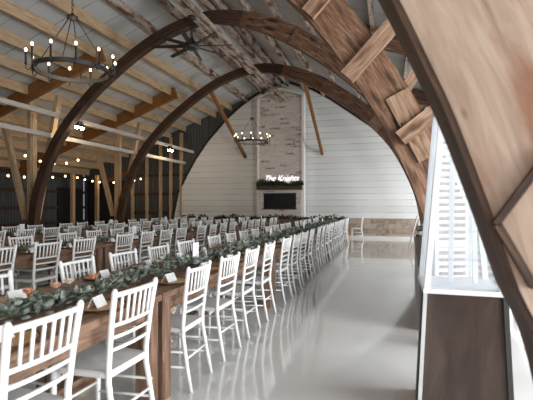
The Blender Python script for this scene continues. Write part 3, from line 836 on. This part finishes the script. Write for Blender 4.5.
# ------------------------------------------------------------------ right side: glass case, low wall, cabinet, plant, pole
gy = 2.8; gx = .44
case = empty('display_case', (gx, gy, 0)); tag(case, 'tall tapered clear glass display case with white frame on brown base', 'display case')
def hwz(z): return .272 - .066 * z * (.75 if z < .85 else 1.0) + (-.0) 
dp = .5
def taper(mb, z0, z1, h0, h1, d):
    n0 = len(mb.v)
    for z, h in ((z0, h0), (z1, h1)):
        for x, y in ((-h, 0), (h, 0), (h, d), (-h, d)): mb.v.append(Vector((x, y, z)))
    for q in range(4):
        r = (q + 1) % 4; mb.face((n0+q, n0+r, n0+4+r, n0+4+q), [(z0, q*.3), (z0, q*.3+.3), (z1, q*.3+.3), (z1, q*.3)])
    mb.face((n0+3, n0+2, n0+1, n0)); mb.face((n0+4, n0+5, n0+6, n0+7))
b = MB(); taper(b, 0, .82, .252, .212, dp); b.build('base', M['panel'], case)
for sx, mt in ((-1, 'greywhite'), (1, 'black')):
    MB().bar((sx * .262, .0, 0), (sx * .222, .0, .82), .022, .03, up=(0, 1, 0)).build('corner_strip', M[mt], case)
    MB().bar((sx * .278, .03, 0), (sx * .238, .03, .82), .012, .05, up=(0, 1, 0)).build('side_edge', M['black'], case)
ZT = 2.0
zl = lambda z: .232 - (z - .82) * .083
MB().box(-.235, .235, -.01, dp, .82, .85, axis=0).build('base_rail', M['casewhite'], case)
for sx in (-1, 1):
    for y in (.01, dp - .02):
        MB().bar((sx * (zl(.85) - .018), y, .85), (sx * (zl(ZT) - .018), y, ZT), .036, .03, up=(0, 1, 0)).build('frame_post', M['casewhite'], case)
MB().box(-zl(ZT), zl(ZT), 0, dp, ZT, ZT + .04, axis=1).build('top_rail', M['casewhite'], case)
def pane(x0, x1, xa, xb, y0, y1):
    b = MB(); n0 = 0
    for dy in (0, .006):
        for (x, y, z) in ((x0, y0, .855), (x1, y1, .855), (xb, y1, ZT), (xa, y0, ZT)):
            b.v.append(Vector((x + (dy if y0 != y1 else 0), y + (dy if y0 == y1 else 0), z)))
    b.face((0, 1, 2, 3)); b.face((7, 6, 5, 4))
    for q in range(4): b.face((q, q + 4, (q + 1) % 4 + 4, (q + 1) % 4))
    return b
h0, h1 = zl(.855) - .036, zl(ZT) - .036
pane(-h0, h0, -h1, h1, .012, .012).build('glass_pane', M['glass'], case)
pane(-h0, h0, -h1, h1, dp - .02, dp - .02).build('glass_pane', M['glass'], case)
for sx in (-1, 1): pane(sx * (h0 + .015), sx * (h0 + .015), sx * (h1 + .015), sx * (h1 + .015), .03, dp - .04).build('glass_pane', M['glass'], case)
for x in (-.05, .1): MB().bar((x, .2, .86), (x * .7, .2, ZT), .03, .02, up=(0, 1, 0)).build('inner_post', M['casewhite'], case)
for z in (1.02, 1.2): MB().box(-zl(z) + .04, zl(z) - .04, .06, dp - .06, z, z + .008, axis=0).build('shelf', M['glass'], case)

sc = empty('folding_screen', (.66, 4.3, 0)); tag(sc, 'white slatted folding screen standing behind the glass display case', 'screen')
for q, (xa, xb, ya, yb2) in enumerate(((-.24, .08, 0, .12), (.08, .40, .12, 0))):
    pan = MB()
    for t_ in (.06, .94):
        x_ = xa + (xb - xa) * t_; y_ = ya + (yb2 - ya) * t_
        pan.bar((x_, y_, .04), (x_, y_, 2.12), .035, .03, up=(0, 1, 0))
    for z_ in (.08, 1.0, 2.09): pan.bar((xa + .02, ya, z_), (xb - .02, yb2, z_), .025, .06)
    fr = pan.build('screen_panel', M['greywhite'], sc)
    sl = MB()
    for i in range(30):
        z_ = .15 + i * .066
        if abs(z_ - 1.0) > .04: sl.bar((xa + .03, ya + (yb2 - ya) * .1, z_), (xb - .03, yb2 - (yb2 - ya) * .1, z_), .03, .03, up=(0, .45, 1))
    sl.build('slats', M['greywhite'], fr)

lw = empty('low_wall', (.36, 4.85, 0)); tag(lw, 'dark brown low wooden wall along the right of the aisle behind the glass case', 'low wall')
MB().bar((0, 0, .35), (.17, 4.0, .35), .08, .7).build('boarding', M['panel'], lw)
MB().bar((.0, 0, .72), (.17, 4.0, .72), .12, .04).build('cap_board', M['panel'], lw)
cb = empty('side_cabinet', (.60, 9.0, 0)); tag(cb, 'dark brown cabinet with white front post beside the second arch foot', 'cabinet')
MB().box(-.02, .3, -.1, .5, .04, .70, axis=2).build('body', M['panel'], cb)
MB().box(-.05, .34, -.13, .54, .70, .74, axis=1).build('top', M['old'], cb)
MB().box(-.06, -.0, .48, .58, 0, .70, axis=2).build('front_post', M['white'], cb)
pl = empty('potted_plant', (.63, 9.3, .74)); tag(pl, 'small leafy green potted plant on the dark brown cabinet', 'plant')
MB().lathe((0, 0, 0), [(.05, 0), (.07, .09), (.062, .09), (.045, .02), (.001, .02)], 14).build('pot', M['pot'], pl)
mb = MB()
for i in range(90):
    d = Vector((R.uniform(-1, 1), R.uniform(-1, 1), R.uniform(.1, 1.2))); leaf(mb, Vector((0, 0, .08)) + d * R.uniform(.0, .09), d, Vector((0, 0, 1)) + rv() * .5, .08, .05)
mb.build('foliage', M['leaf'], pl)
o = MB().tube([(0, 0, 0), (.27, .1, 1.05)], .022, 8).build('leaning_pole', M['white']); o.location = (.56, 13.4, 0); tag(o, 'thin white pole leaning by the far arch foot', 'pole')

# ------------------------------------------------------------------ light
def area(name, loc, rot, sx, sy, power, col):
    l = bpy.data.lights.new(name, 'AREA'); l.shape = 'RECTANGLE'; l.size = sx; l.size_y = sy; l.energy = power; l.color = col
    o = bpy.data.objects.new(name, l); COL.objects.link(o); o.location = loc; o.rotation_euler = rot; return o
area('daylight_right_door', (XR + .5, 1.7, 1.6), (0, PI / 2 , 0), 3.0, 6.2, 1000, (.93, .97, 1.0))
area('daylight_right_windows', (XR + .5, 14.7, 2.0), (0, PI / 2, 0), 2.2, 4.0, 460, (.93, .97, 1.0))
area('daylight_back_door', (.2, YB - .5, 1.9), (PI / 2, 0, 0), 7.4, 3.4, 165, (1.0, .98, .95))
def pt(loc, e, col=(1.0, .68, .36), r=.1):
    l = bpy.data.lights.new('lamp', 'POINT'); l.energy = e; l.color = col; l.shadow_soft_size = r
    o = bpy.data.objects.new('lamp', l); COL.objects.link(o); o.location = loc
for y in (10.2, 15.5): pt((-8.55, y, 3.45), 28, (1.0, .76, .48))
pt((XC + .02, 5.05, 3.55), 22, (1.0, .8, .55), .4); pt((XC + .02, 13.3, 3.7), 22, (1.0, .8, .55), .4)
for p in ((-12.6, 11, 2.6), (-12.4, 16.4, 2.4), (-11.2, 12, 2.8)): pt(p, 8)
w = bpy.data.worlds.new('sky'); SC.world = w; w.use_nodes = True
bg = w.node_tree.nodes['Background']; bg.inputs[0].default_value = (.80, .88, 1.0, 1); bg.inputs[1].default_value = 0.35

SC.view_settings.view_transform = 'Standard'; SC.view_settings.look = 'None'; SC.view_settings.gamma = 1.0
SC.view_settings.use_curve_mapping = False
SC.view_settings.exposure = 0.05
for proto, key in ((chair_full, 'c'), (chair_far, 'cf')): assert key in used
